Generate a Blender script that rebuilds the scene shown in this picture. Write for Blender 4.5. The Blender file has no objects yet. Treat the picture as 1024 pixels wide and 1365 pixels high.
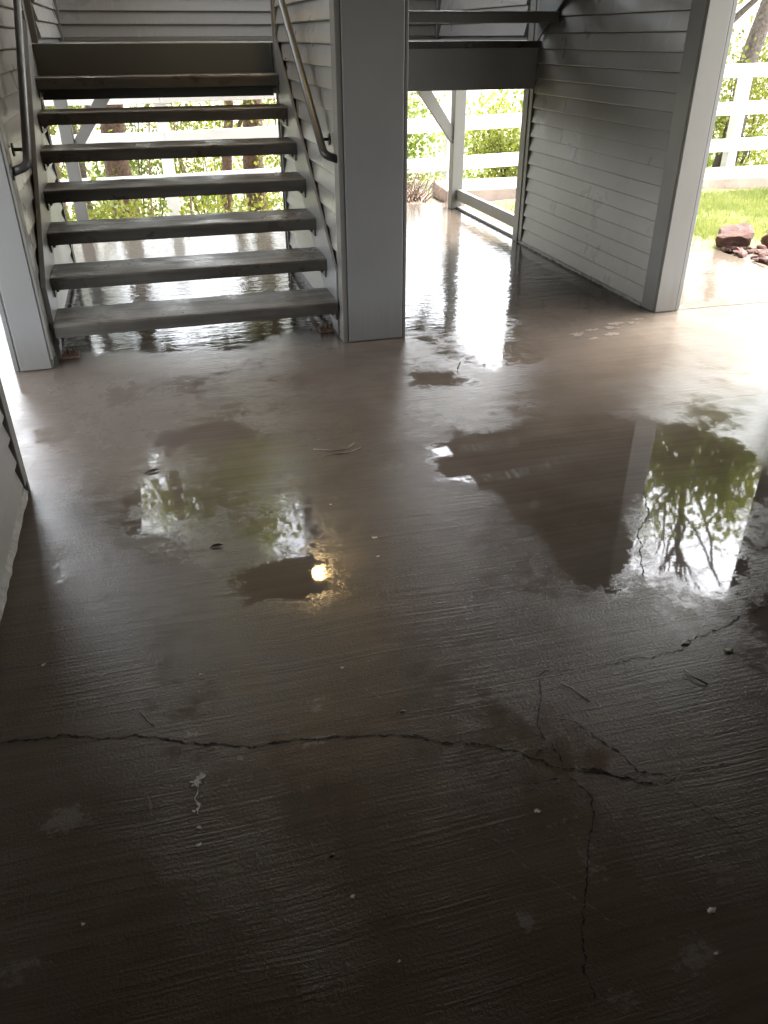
import bpy, math, random
import numpy as np
from mathutils import Matrix, Vector

random.seed(7)
rng = np.random.default_rng(11)
SC = bpy.context.scene
COL = SC.collection
R = math.radians

# ------------------------------------------------------------------ camera
cam_d = bpy.data.cameras.new('camera')
cam = bpy.data.objects.new('camera', cam_d)
COL.objects.link(cam)
SC.camera = cam
cam_d.sensor_fit = 'VERTICAL'
cam_d.sensor_height = 24.0
cam_d.lens = 24.0 * 1050.5 / 1365.0
cam_d.clip_start = 0.02
cam_d.clip_end = 2000
PITCH, YAW, ROLL = R(31.1), R(15.59), R(0.22)
m = Matrix.Rotation(-YAW, 4, 'Z') @ Matrix.Rotation(R(90) - PITCH, 4, 'X') @ Matrix.Rotation(-ROLL, 4, 'Z')
cam.matrix_world = Matrix.Translation((0, 0, 1.5)) @ m

# ------------------------------------------------------------------ world and light
SUN_EL, SUN_AZ = R(62), R(70)          # azimuth from +Y towards +X
w = bpy.data.worlds.new('World')
SC.world = w
w.use_nodes = True
nt = w.node_tree
nt.nodes.clear()
out = nt.nodes.new('ShaderNodeOutputWorld')
bg = nt.nodes.new('ShaderNodeBackground')
sky = nt.nodes.new('ShaderNodeTexSky')
hs = nt.nodes.new('ShaderNodeHueSaturation')
sky.sky_type = 'NISHITA'
sky.sun_disc = False
sky.sun_elevation = SUN_EL
sky.sun_rotation = SUN_AZ
sky.air_density = 1.0
sky.dust_density = 4.0
sky.ozone_density = 1.0
hs.inputs['Saturation'].default_value = 0.22
bg.inputs['Strength'].default_value = 0.15
nt.links.new(sky.outputs[0], hs.inputs['Color'])
nt.links.new(hs.outputs[0], bg.inputs['Color'])
nt.links.new(bg.outputs[0], out.inputs['Surface'])

sun_d = bpy.data.lights.new('sun', 'SUN')
sun_d.energy = 0.5
sun_d.angle = R(25)
sun_d.color = (1.0, 0.98, 0.95)
sun = bpy.data.objects.new('sun', sun_d)
COL.objects.link(sun)
sd = Vector((math.sin(SUN_AZ) * math.cos(SUN_EL), math.cos(SUN_AZ) * math.cos(SUN_EL), math.sin(SUN_EL)))
sun.rotation_euler = sd.to_track_quat('Z', 'Y').to_euler()

SC.view_settings.view_transform = 'Standard'
SC.view_settings.look = 'None'
SC.view_settings.exposure = 3.85
SC.view_settings.gamma = 1.0
SC.render.engine = 'CYCLES'
SC.cycles.use_denoising = True
try:
    SC.cycles.denoiser = 'OPENIMAGEDENOISE'
    SC.cycles.denoising_input_passes = 'RGB_ALBEDO_NORMAL'
    SC.cycles.denoising_prefilter = 'ACCURATE'
except Exception:
    pass
SC.cycles.max_bounces = 8
SC.cycles.diffuse_bounces = 5
SC.cycles.glossy_bounces = 4
SC.cycles.sample_clamp_indirect = 6.0
SC.cycles.caustics_reflective = False
SC.cycles.caustics_refractive = False

# ------------------------------------------------------------------ node helpers
class NT:
    def __init__(self, name):
        self.mat = bpy.data.materials.new(name)
        self.mat.use_nodes = True
        self.t = self.mat.node_tree
        self.t.nodes.clear()
        self.o = self.t.nodes.new('ShaderNodeOutputMaterial')
        self.b = self.t.nodes.new('ShaderNodeBsdfPrincipled')
        self.t.links.new(self.b.outputs[0], self.o.inputs[0])
    def n(self, kind, **kw):
        nd = self.t.nodes.new('ShaderNode' + kind)
        for k, v in kw.items():
            setattr(nd, k, v)
        return nd
    def put(self, sock, v):
        if v is None:
            return
        if isinstance(v, bpy.types.NodeSocket):
            self.t.links.new(v, sock)
        else:
            sock.default_value = v
    def math(self, op, a, b=None, c=None, clamp=False):
        nd = self.n('Math', operation=op, use_clamp=clamp)
        for i, v in enumerate((a, b, c)):
            self.put(nd.inputs[i], v)
        return nd.outputs[0]
    def pos(self):
        return self.n('NewGeometry').outputs['Position']
    def objc(self):
        return self.n('TexCoord').outputs['Object']
    def scale(self, vec, s):
        nd = self.n('Mapping')
        self.put(nd.inputs['Vector'], vec)
        nd.inputs['Scale'].default_value = s
        return nd
    def noise(self, vec, scale, detail=3.0, rough=0.5, out='Fac'):
        nd = self.n('TexNoise')
        self.put(nd.inputs['Vector'], vec)
        nd.inputs['Scale'].default_value = scale
        nd.inputs['Detail'].default_value = detail
        nd.inputs['Roughness'].default_value = rough
        return nd.outputs[out]
    def rng(self, v, a, b, c, d, smooth=False):
        nd = self.n('MapRange')
        nd.interpolation_type = 'SMOOTHSTEP' if smooth else 'LINEAR'
        self.put(nd.inputs[0], v)
        for i, x in enumerate((a, b, c, d)):
            self.put(nd.inputs[1 + i], x)
        return nd.outputs[0]
    def mix(self, f, a, b):
        nd = self.n('Mix', data_type='RGBA')
        self.put(nd.inputs[0], f)
        self.put(nd.inputs[6], a)
        self.put(nd.inputs[7], b)
        return nd.outputs[2]
    def fmix(self, f, a, b):
        nd = self.n('Mix', data_type='FLOAT')
        self.put(nd.inputs[0], f)
        self.put(nd.inputs[2], a)
        self.put(nd.inputs[3], b)
        return nd.outputs[0]
    def bump(self, h, strength=1.0, dist=0.01, normal=None):
        nd = self.n('Bump')
        self.put(nd.inputs['Strength'], strength)
        nd.inputs['Distance'].default_value = dist
        self.put(nd.inputs['Height'], h)
        if normal is not None:
            self.put(nd.inputs['Normal'], normal)
        return nd.outputs[0]
    def set(self, **kw):
        for k, v in kw.items():
            self.put(self.b.inputs[k.replace('_', ' ')], v)
        return self.mat

def c4(r, g, b):
    return (r, g, b, 1.0)

# ------------------------------------------------------------------ materials
def mat_paint(name, col, rough=0.42, streak=0.5, grime=0.5, rand=0.12):
    t = NT(name)
    p = t.pos()
    big = t.noise(p, 1.3, 4, 0.6)
    st = t.noise(t.scale(p, (34, 34, 1.6)).outputs[0], 1.0, 3, 0.6)
    patch = t.noise(p, 2.6, 2, 0.5)
    stm = t.math('MULTIPLY', t.rng(st, 0.52, 0.72, 0, 1), t.rng(patch, 0.45, 0.62, 0, streak))
    dark = c4(col[0] * .70, col[1] * .69, col[2] * .66)
    lite = c4(min(1, col[0] * 1.22), min(1, col[1] * 1.22), min(1, col[2] * 1.2))
    c = t.mix(t.rng(big, 0.35, 0.7, 0, grime), c4(*col), dark)
    c = t.mix(stm, c, lite)
    oi = t.n('ObjectInfo')
    c = t.mix(t.math('MULTIPLY', oi.outputs['Random'], rand), c, dark)
    # splash dirt close to the floor
    sep = t.n('SeparateXYZ'); t.put(sep.inputs[0], p)
    low = t.rng(t.math('ADD', sep.outputs[2], t.math('MULTIPLY', st, 0.16)), 0.06, 0.36, 0.65, 0, True)
    c = t.mix(low, c, c4(col[0] * .52, col[1] * .48, col[2] * .42))
    fine = t.noise(p, 160, 2, 0.5)
    ro = t.rng(t.noise(p, 3, 3), 0.3, 0.7, rough - .04, rough + .06)
    nrm = t.bump(t.math('ADD', t.math('MULTIPLY', fine, 0.5), t.math('MULTIPLY', st, .5)), 0.22, 0.0014)
    return t.set(Base_Color=c, Roughness=ro, Normal=nrm)

def mat_plain(name, col, rough=0.6, var=0.25, scale=12, bump=0.3, metal=0.0, bdist=0.003):
    t = NT(name)
    p = t.pos()
    n1 = t.noise(p, scale, 5, 0.6)
    n2 = t.noise(p, scale * 7, 3, 0.6)
    d = c4(*[x * (1 - var) for x in col])
    l = c4(*[min(1, x * (1 + var)) for x in col])
    c = t.mix(t.rng(n1, 0.3, 0.7, 0, 1), d, l)
    nrm = t.bump(t.math('ADD', n1, t.math('MULTIPLY', n2, 0.6)), bump, bdist)
    return t.set(Base_Color=c, Roughness=t.rng(n2, 0.3, 0.7, rough - .08, rough + .08), Metallic=metal, Normal=nrm)

def mat_tread():
    t = NT('tread_concrete')
    p = t.pos()
    n1 = t.noise(t.scale(p, (2.2, 26, 26)).outputs[0], 1.0, 5, 0.65)
    n2 = t.noise(p, 220, 2, 0.5)
    n3 = t.noise(p, 3.5, 4, 0.6)
    c = t.mix(t.rng(n1, 0.35, 0.68, 0, 1), c4(.052, .047, .041), c4(.096, .087, .075))
    c = t.mix(t.rng(n3, 0.45, 0.7, 0, .5), c, c4(.042, .036, .029))
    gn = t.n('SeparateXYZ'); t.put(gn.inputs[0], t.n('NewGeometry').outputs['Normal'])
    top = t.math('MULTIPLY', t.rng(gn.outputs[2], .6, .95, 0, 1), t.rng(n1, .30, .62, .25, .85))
    c = t.mix(top, c, c4(.20, .185, .165))  # worn tops, with the light they catch painted in as paler colour
    wet = t.rng(t.math('ADD', t.math('MULTIPLY', n3, .7), t.math('MULTIPLY', n1, .3)), 0.42, 0.58, 0.52, 0.26)
    nrm = t.bump(t.math('ADD', t.math('MULTIPLY', n2, .5), n1), 0.5, 0.003)
    return t.set(Base_Color=c, Roughness=wet, Normal=nrm)

def mat_floor():
    t = NT('wet_broomed_concrete')
    p = t.pos()
    sep = t.n('SeparateXYZ'); t.put(sep.inputs[0], p)
    X, Y = sep.outputs[0], sep.outputs[1]
    pool = t.n('Attribute', attribute_name='pool').outputs['Fac']
    dry = t.n('Attribute', attribute_name='dry').outputs['Fac']
    warp = t.noise(p, 1.6, 2, 0.5)
    # broom marks run across the walk (along X), gently wandering
    yy = t.math('ADD', Y, t.math('ADD', t.math('MULTIPLY', warp, 0.06), t.math('MULTIPLY', X, 0.025)))
    cmb = t.n('CombineXYZ')
    t.put(cmb.inputs[0], t.math('MULTIPLY', X, 2.3))
    t.put(cmb.inputs[1], t.math('MULTIPLY', yy, 120.0))
    broom = t.noise(cmb.outputs[0], 1.0, 3, 0.6)
    cmb2 = t.n('CombineXYZ')
    t.put(cmb2.inputs[0], t.math('MULTIPLY', X, 1.1))
    t.put(cmb2.inputs[1], t.math('MULTIPLY', yy, 42.0))
    broom2 = t.noise(cmb2.outputs[0], 1.0, 3, 0.6)
    grain = t.noise(p, 135, 4, 0.7)
    mid = t.noise(p, 17, 4, 0.6)
    big = t.noise(p, 2.4, 4, 0.55)
    brm = t.rng(t.noise(p, 3.1, 3, 0.5), 0.32, 0.62, 0.25, 1.0)
    h = t.math('ADD', t.math('MULTIPLY', t.math('MULTIPLY', broom, 0.95), brm),
               t.math('ADD', t.math('MULTIPLY', t.math('MULTIPLY', broom2, 0.65), brm), t.math('MULTIPLY', grain, 0.85)))
    # water stands where the surface is below the pool level
    lev = t.math('ADD', t.math('MULTIPLY', pool, 6.5),
                 t.math('ADD', t.math('MULTIPLY', t.math('SUBTRACT', mid, .5), 1.1),
                        t.math('MULTIPLY', t.math('SUBTRACT', big, .5), 1.7)))
    lev = t.math('ADD', lev, t.math('MULTIPLY', t.math('SUBTRACT', t.noise(p, 55, 3, .6), .5), 0.75))
    lev = t.math('SUBTRACT', lev, t.math('MULTIPLY', t.math('SUBTRACT', h, 1.1), 0.5))
    wet = t.rng(lev, -0.55, 0.30, 0, 1, True)
    rgh_dry = t.fmix(dry, t.rng(t.math('ADD', t.math('MULTIPLY', mid, .5), t.math('MULTIPLY', big, .5)), 0.36, 0.64, 0.05, 0.19), 0.34)
    rough = t.fmix(wet, rgh_dry, 0.025)
    # colour of the wet concrete itself
    c = t.mix(t.rng(big, 0.3, 0.7, 0, 1), c4(.092, .070, .051), c4(.142, .116, .092))
    c = t.mix(t.rng(t.noise(p, 0.9, 5, 0.6), 0.4, 0.7, 0, .6), c, c4(.106, .085, .066))
    c = t.mix(t.math('MULTIPLY', t.rng(broom2, 0.4, 0.66, 0, 1), 0.35), c, c4(.058, .044, .032))
    c = t.mix(t.math('MULTIPLY', dry, 0.85), c, c4(.105, .085, .073))
    spk = t.rng(t.noise(p, 330, 2, 0.5), 0.70, 0.76, 0, 1)
    spm = t.rng(t.noise(p, 6.5, 3, 0.6), 0.55, 0.66, 0, 1)
    c = t.mix(t.math('MULTIPLY', t.math('MULTIPLY', spk, spm), 0.55), c, c4(.30, .28, .25))
    # pale worn scuffs
    scf = t.rng(t.noise(p, 5.2, 6, 0.72), 0.655, 0.72, 0, .38)
    c = t.mix(t.math('MULTIPLY', scf, t.math('SUBTRACT', 1.0, wet)), c, c4(.17, .15, .13))
    sc = t.n('Attribute', attribute_name='scuff').outputs['Fac']
    scm = t.rng(t.math('ADD', sc, t.math('MULTIPLY', t.math('SUBTRACT', t.math('ADD', broom2, t.noise(p, 60, 4, .7)), 1.0), 1.6)), 0.35, 0.62, 0, 1)
    c = t.mix(t.math('MULTIPLY', scm, .75), c, c4(.20, .175, .15))
    b1 = t.bump(h, t.fmix(wet, t.math('MULTIPLY', t.fmix(dry, 0.80, 0.55), t.rng(t.noise(p, 1.7, 3, .6), .35, .65, .55, 1.15)), 0.0), 0.0026)
    # slow ripples on the standing water under the stairs and in the passage
    rip = t.noise(t.scale(p, (6, 15, 1)).outputs[0], 1.0, 4, 0.6)
    rs = t.math('MULTIPLY', t.rng(Y, 3.9, 5.2, 0.03, 1.0), wet)
    b2 = t.bump(rip, t.math('MULTIPLY', rs, 0.40), 0.010, b1)
    return t.set(Base_Color=c, Roughness=rough, Normal=b2, IOR=1.48)

def mat_leaf(name, a, b):
    t = NT(name)
    p = t.pos()
    n1 = t.noise(p, 1.1, 3, 0.6)
    n2 = t.noise(p, 19, 2, 0.5)
    c = t.mix(t.rng(t.math('ADD', t.math('MULTIPLY', n1, .6), t.math('MULTIPLY', n2, .4)), 0.38, 0.62, 0, 1), c4(*a), c4(*b))
    t.set(Base_Color=c, Roughness=0.5)
    tr = t.n('BsdfTranslucent')
    t.put(tr.inputs['Color'], c)
    mx = t.n('MixShader')
    mx.inputs[0].default_value = 0.5
    t.t.links.new(t.b.outputs[0], mx.inputs[1])
    t.t.links.new(tr.outputs[0], mx.inputs[2])
    t.t.links.new(mx.outputs[0], t.o.inputs[0])
    return t.mat

def mat_emit(name, col, s):
    t = NT(name)
    return t.set(Base_Color=c4(.8, .75, .6), Emission_Color=c4(*col), Emission_Strength=s)

M = {}
M['siding'] = mat_paint('siding_paint', (.31, .302, .284), 0.30, 0.55, 0.45)
M['trim'] = mat_paint('trim_paint', (.225, .226, .223), 0.38, 0.25, 0.45)
M['trim_light'] = mat_paint('trim_paint_light', (.190, .184, .168), 0.42, 0.25, 0.35)
M['beam'] = mat_paint('beam_paint', (.17, .172, .17), 0.45, 0.15, 0.4)
M['header'] = mat_paint('header_paint', (.36, .37, .38), 0.45, 0.15, 0.4)
M['rim'] = mat_paint('rim_paint', (.10, .106, .104), 0.45, 0.15, 0.4)
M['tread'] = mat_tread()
M['floor'] = mat_floor()
M['steel'] = mat_plain('rail_painted_steel', (.034, .033, .031), 0.42, 0.2, 30, 0.15)
M['rust'] = mat_plain('rusty_steel', (.16, .085, .05), 0.7, 0.45, 40, 0.6)
M['bolt'] = mat_plain('dark_bolt_steel', (.06, .05, .043), 0.5, 0.35, 60, 0.4)
M['ceiling'] = mat_plain('ceiling_boards', (.26, .19, .125), 0.75, 0.15, 4, 0.3)
M['roofing'] = mat_plain('roof_shingle', (.09, .085, .08), 0.9, 0.3, 20, 0.5)
M['white'] = mat_plain('white_fence_paint', (.78, .77, .74), 0.5, 0.05, 6, 0.2)
M['bark'] = mat_plain('reddish_bark', (.17, .105, .075), 0.9, 0.55, 26, 1.0, bdist=0.03)
M['bark_grey'] = mat_plain('grey_bark', (.14, .115, .095), 0.9, 0.5, 26, 1.0, bdist=0.02)
M['twig'] = mat_plain('dry_twig', (.22, .155, .115), 0.9, 0.4, 30, 0.5)
M['soil'] = mat_plain('soil', (.20, .15, .11), 0.95, 0.45, 9, 1.0, bdist=0.03)
M['ground'] = mat_plain('ground', (.13, .12, .07), 0.95, 0.4, 3, 0.8, bdist=0.03)
M['lawn'] = mat_plain('lawn_soil', (.17, .17, .06), 0.95, 0.4, 14, 0.8, bdist=0.02)
M['grass'] = mat_leaf('grass_blade', (.13, .165, .035), (.25, .265, .075))
M['leaf1'] = mat_leaf('leaf_yellow_green', (.15, .178, .02), (.30, .315, .055))
M['leaf2'] = mat_leaf('leaf_fresh_green', (.10, .15, .02), (.22, .26, .05))
M['rock'] = mat_plain('red_brown_rock', (.080, .036, .026), 0.9, 0.45, 14, 0.9, bdist=0.02)
M['pebble'] = mat_plain('pinkish_gravel', (.095, .053, .042), 0.9, 0.35, 22, 0.7)
M['gravel'] = mat_plain('tan_gravel', (.17, .125, .092), 0.9, 0.4, 40, 1.0, bdist=0.02)
M['kerb'] = mat_plain('walk_concrete', (.34, .26, .23), 0.32, 0.25, 3.5, 0.4)
M['crack'] = mat_plain('crack_shadow', (.012, .009, .007), 0.9, 0.3, 60, 0.2)
M['crackpale'] = mat_plain('crack_filler', (.12, .105, .085), 0.8, 0.4, 90, 0.3)
M['chalk'] = mat_plain('pale_paint_fleck', (.48, .46, .41), 0.7, 0.3, 70, 0.4)
M['scuff'] = mat_plain('worn_scuff', (.125, .10, .078), 0.6, 0.35, 80, 0.5)
M['stone_w'] = mat_plain('pale_pebble', (.60, .58, .55), 0.5, 0.2, 60, 0.4)
M['deadleaf'] = mat_plain('dead_leaf', (.05, .035, .022), 0.5, 0.4, 60, 0.4)
M['straw'] = mat_plain('straw', (.34, .30, .22), 0.7, 0.3, 60, 0.3)
M['caulk'] = mat_plain('caulk', (.25, .238, .21), 0.6, 0.3, 25, 0.8, bdist=0.01)
M['glow'] = mat_emit('lamp_glass', (1.0, .68, .30), 8.0)

# ------------------------------------------------------------------ mesh helpers
def mesh_obj(name, verts, faces, mat, parent=None, loc=(0, 0, 0), smooth=False):
    me = bpy.data.meshes.new(name)
    me.from_pydata(verts, [], faces)
    me.update()
    if mat is not None:
        me.materials.append(mat)
    if smooth:
        me.polygons.foreach_set('use_smooth', [True] * len(me.polygons))
    o = bpy.data.objects.new(name, me)
    o.location = loc
    COL.objects.link(o)
    if parent is not None:
        o.parent = parent
    return o

BF = [(0, 3, 2, 1), (4, 5, 6, 7), (0, 1, 5, 4), (1, 2, 6, 5), (2, 3, 7, 6), (3, 0, 4, 7)]
def boxv(x0, x1, y0, y1, z0, z1):
    return [(x0, y0, z0), (x1, y0, z0), (x1, y1, z0), (x0, y1, z0), (x0, y0, z1), (x1, y0, z1), (x1, y1, z1), (x0, y1, z1)]

def bevel(o, wdt=0.004, seg=2):
    md = o.modifiers.new('bevel', 'BEVEL')
    md.width = wdt
    md.segments = seg
    md.limit_method = 'ANGLE'
    return o

def box(name, b, mat, parent=None, bev=0.004):
    o = mesh_obj(name, boxv(*b), BF, mat, parent)
    if bev:
        bevel(o, bev)
    return o

def empty(name, loc=(0, 0, 0)):
    o = bpy.data.objects.new(name, None)
    o.empty_display_size = 0.1
    o.location = loc
    COL.objects.link(o)
    return o

def tag(o, label=None, cat=None, group=None, kind=None):
    if label: o['label'] = label
    if cat: o['category'] = cat
    if group: o['group'] = group
    if kind: o['kind'] = kind
    return o

def tube_vf(pts, rad, seg=10, base=0):
    """rings along a polyline; rad float or list; returns verts, faces (capped)"""
    V, F = [], []
    n = len(pts)
    pts = [Vector(p) for p in pts]
    up = Vector((0, 0, 1))
    t0 = (pts[1] - pts[0]).normalized()
    u = t0.cross(up)
    if u.length < 1e-3:
        u = t0.cross(Vector((1, 0, 0)))
    u.normalize()
    for i, p in enumerate(pts):
        a = pts[max(0, i - 1)]; b = pts[min(n - 1, i + 1)]
        t = (b - a).normalized()
        u = (u - t * u.dot(t)).normalized()
        v = t.cross(u)
        r = rad[i] if isinstance(rad, (list, tuple)) else rad
        for k in range(seg):
            an = 2 * math.pi * k / seg
            V.append(tuple(p + (u * math.cos(an) + v * math.sin(an)) * r))
    for i in range(n - 1):
        for k in range(seg):
            a = base + i * seg + k; b = base + i * seg + (k + 1) % seg
            F.append((a, b, b + seg, a + seg))
    F.append(tuple(base + k for k in reversed(range(seg))))
    F.append(tuple(base + (n - 1) * seg + k for k in range(seg)))
    return V, F

def tube(name, pts, rad, mat, parent=None, seg=10):
    V, F = tube_vf(pts, rad, seg)
    return mesh_obj(name, V, F, mat, parent, smooth=True)

def prism_x(name, poly, x0, x1, mat, parent=None, bev=0.0):
    """poly of (y,z) extruded from x0 to x1"""
    n = len(poly)
    V = [(x0, y, z) for y, z in poly] + [(x1, y, z) for y, z in poly]
    F = [tuple(range(n)), tuple(reversed(range(n, 2 * n)))]
    F += [(i, i + n, (i + 1) % n + n, (i + 1) % n) for i in range(n)]
    o = mesh_obj(name, V, F, mat, parent)
    fix_normals(o)
    if bev:
        bevel(o, bev)
    return o

def fix_normals(o):
    import bmesh
    bm = bmesh.new()
    bm.from_mesh(o.data)
    bmesh.ops.recalc_face_normals(bm, faces=bm.faces)
    bm.to_mesh(o.data)
    bm.free()

# ------------------------------------------------------------------ concrete floor (structure)
def pip(px, py, poly):
    """signed distance to polygon, positive inside (vectorised)"""
    inside = np.zeros(px.shape, bool)
    dmin = np.full(px.shape, 1e9)
    n = len(poly)
    for i in range(n):
        x1, y1 = poly[i]; x2, y2 = poly[(i + 1) % n]
        cond = ((y1 > py) != (y2 > py))
        xi = (x2 - x1) * (py - y1) / ((y2 - y1) if abs(y2 - y1) > 1e-9 else 1e-9) + x1
        inside ^= cond & (px < xi)
        dx, dy = x2 - x1, y2 - y1
        t = np.clip(((px - x1) * dx + (py - y1) * dy) / (dx * dx + dy * dy + 1e-12), 0, 1)
        d = np.hypot(px - x1 - t * dx, py - y1 - t * dy)
        dmin = np.minimum(dmin, d)
    return np.where(inside, dmin, -dmin)

POOLS = [  # outline, cap (shallow pools stay broken by the broom marks)
    ([(1.03, 2.88), (1.26, 2.93), (1.47, 2.92), (1.86, 2.95), (2.05, 2.82), (2.19, 2.68), (2.26, 2.51), (2.2, 2.27), (2.05, 2.04),
      (1.9, 1.88), (1.70, 1.66), (1.56, 1.60), (1.5, 1.70), (1.42, 1.76), (1.45, 1.87), (1.58, 2.08), (1.66, 2.26), (1.5, 2.13), (1.36, 1.85),
      (1.32, 1.79), (1.22, 1.69), (1.17, 1.74), (1.19, 1.94), (1.19, 2.15), (1.12, 2.25), (1.09, 2.42), (1.06, 2.52), (0.96, 2.57)], 0.2),
    ([(-0.12, 3.30), (0.12, 3.32), (0.36, 3.19), (0.47, 3.05), (0.44, 2.65), (0.37, 2.3), (0.33, 2.2), (0.07, 2.24), (-0.08, 2.25), (-0.19, 2.36), (-0.27, 2.56), (-0.16, 2.87)], 0.0),
    ([(0.38, 2.22), (0.40, 1.98), (0.30, 1.93), (0.08, 2.02), (0.07, 2.16), (0.22, 2.22)], 0.2),
    ([(1.16, 3.68), (1.38, 3.67), (1.48, 3.51), (1.3, 3.46), (1.12, 3.53)], 0.2),
    ([(1.40, 4.75), (1.62, 4.35), (1.75, 4.55), (1.95, 4.30), (2.2, 4.62), (2.5, 4.5), (2.9, 4.75), (3.0, 6.3), (3.1, 8.2), (1.1, 8.2), (1.2, 5.0)], 0.2),
    ([(1.32, 4.4), (1.45, 3.95), (1.62, 3.65), (1.9, 3.70), (2.1, 3.95), (2.5, 4.1), (2.95, 4.45), (2.95, 5.2), (1.3, 5.2)], 0.0),
    ([(1.50, 4.10), (1.60, 3.98), (1.80, 4.0), (1.74, 4.12), (1.6, 4.16)], 0.05),
    ([(-0.6, 4.55), (-.2, 4.45), (.3, 4.30), (.6, 4.5), (.95, 4.45), (1.2, 8.2), (-0.7, 8.2)], 0.2),
    ([(3.2, 4.4), (4.3, 4.5), (4.3, 5.6), (3.2, 5.6)], 0.03),
    ([(1.60, 1.52), (1.85, 1.62), (2.1, 1.6), (1.9, 1.42), (1.62, 1.36)], 0.05),
]
DRY = [[(-0.85, 4.25), (-0.1, 4.2), (0.30, 3.9), (0.15, 3.50), (-0.16, 3.05), (-0.45, 3.0), (-0.62, 3.2)],
       [(0.35, 4.25), (0.98, 4.25), (0.95, 3.9), (0.7, 3.55), (0.45, 3.5)],
       [(2.0, 4.15), (2.6, 4.26), (2.4, 3.9), (2.0, 3.55), (1.7, 3.5)]]

def vnoise(px, py, s, seed):
    r = np.random.default_rng(seed)
    g = r.random((256, 256))
    x = px * s + 50; y = py * s + 50
    xi = np.floor(x).astype(int); yi = np.floor(y).astype(int)
    fx = x - xi; fy = y - yi
    fx = fx * fx * (3 - 2 * fx); fy = fy * fy * (3 - 2 * fy)
    a = g[xi % 256, yi % 256]; b = g[(xi + 1) % 256, yi % 256]
    c = g[xi % 256, (yi + 1) % 256]; d = g[(xi + 1) % 256, (yi + 1) % 256]
    return a * (1 - fx) * (1 - fy) + b * fx * (1 - fy) + c * (1 - fx) * fy + d * fx * fy

def build_floor():
    xs = np.concatenate([np.arange(-5, -1, .5), np.arange(-1, 3.1, .022), np.arange(3.1, 4.401, .05)])
    ys = np.concatenate([np.arange(-4, .3, .3), np.arange(.3, 5.0, .022), np.arange(5.0, 8.31, .05)])
    PX, PY = np.meshgrid(xs, ys, indexing='ij')
    nx, ny = len(xs), len(ys)
    jx = (vnoise(PX, PY, 11, 1) - .5) * .05 + (vnoise(PX, PY, 4, 2) - .5) * .08
    jy = (vnoise(PX, PY, 11, 3) - .5) * .05 + (vnoise(PX, PY, 4, 4) - .5) * .08
    pool = np.full(PX.shape, -.072)
    for poly, cap in POOLS:
        pool = np.maximum(pool, np.minimum(pip(PX + jx * .5, PY + jy * .5, poly), cap))
    dry = np.zeros(PX.shape)
    for poly in DRY:
        dd = pip(PX + jx * 2, PY + jy * 2, poly)
        dry = np.maximum(dry, np.clip(dd / .35 + .35, 0, 1))
    scuff = np.zeros(PX.shape)
    for x, y, rx, ry, a in ((-.378, 1.316, .05, .03, 1.0), (.515, .812, .022, .018, 1.15), (.80, .655, .05, .035, .75), (.47, .60, .09, .02, .75), (-.10, 1.50, .05, .02, .7),
                            (.62, .62, .04, .02, .7), (.20, 1.38, .06, .02, .6), (.70, .90, .03, .08, .6), (.232, 1.498, .03, .03, .6), (-.45, .98, .05, .04, .5), (.95, .80, .05, .05, .5)):
        scuff = np.maximum(scuff, a * np.exp(-((PX - x) / rx) ** 2 - ((PY - y) / ry) ** 2))
    dry *= np.clip(vnoise(PX, PY, 3.0, 8) * 1.6 - .1, 0, 1)
    V = np.stack([PX.ravel(), PY.ravel(), np.zeros(PX.size)], 1)
    I, J = np.meshgrid(np.arange(nx - 1), np.arange(ny - 1), indexing='ij')
    cx = (xs[I] + xs[I + 1]) / 2; cy = (ys[J] + ys[J + 1]) / 2
    keep = ~((cx > 3.14) & (cy > 5.72)) & ~((cx < -1.0) & (cy > 6.5))
    a = (I * ny + J)[keep]
    F = np.stack([a, a + ny, a + ny + 1, a + 1], 1)
    me = bpy.data.meshes.new('concrete_floor')
    me.vertices.add(len(V)); me.vertices.foreach_set('co', V.ravel())
    me.loops.add(F.size); me.loops.foreach_set('vertex_index', F.ravel().astype(np.int32))
    me.polygons.add(len(F))
    me.polygons.foreach_set('loop_start', np.arange(0, F.size, 4, dtype=np.int32))
    me.polygons.foreach_set('loop_total', np.full(len(F), 4, dtype=np.int32))
    me.update(calc_edges=True)
    for nm, arr in (('pool', pool), ('dry', dry), ('scuff', scuff)):
        at = me.attributes.new(nm, 'FLOAT', 'POINT')
        at.data.foreach_set('value', arr.ravel().astype(np.float32))
    me.materials.append(M['floor'])
    o = bpy.data.objects.new('concrete_floor', me)
    COL.objects.link(o)
    tag(o, kind='structure')
    o['label'] = 'wet broom finished brown concrete floor with puddles and cracks'
    return o

floor = build_floor()
def terr(x, y):
    y0 = 8.45 + min(1, max(0, (x - 2.7) / .4)) * 1.75
    return -.06 - min(2.4, .42 * max(0, y - y0))
gxs = [-300, -60, -20] + [-8 + .4 * i for i in range(53)] + [20, 60, 300]
gys = [-300, -60, -12, -6, 0, 4, 6] + [7 + .25 * i for i in range(41)] + [24, 60, 300]
gv = [(x, y, terr(x, y)) for x in gxs for y in gys]
ny_ = len(gys)
gf = [(i * ny_ + j, (i + 1) * ny_ + j, (i + 1) * ny_ + j + 1, i * ny_ + j + 1) for i in range(len(gxs) - 1) for j in range(ny_ - 1)]
tag(mesh_obj('ground', gv, gf, M['ground'], smooth=True), kind='structure')

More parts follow.
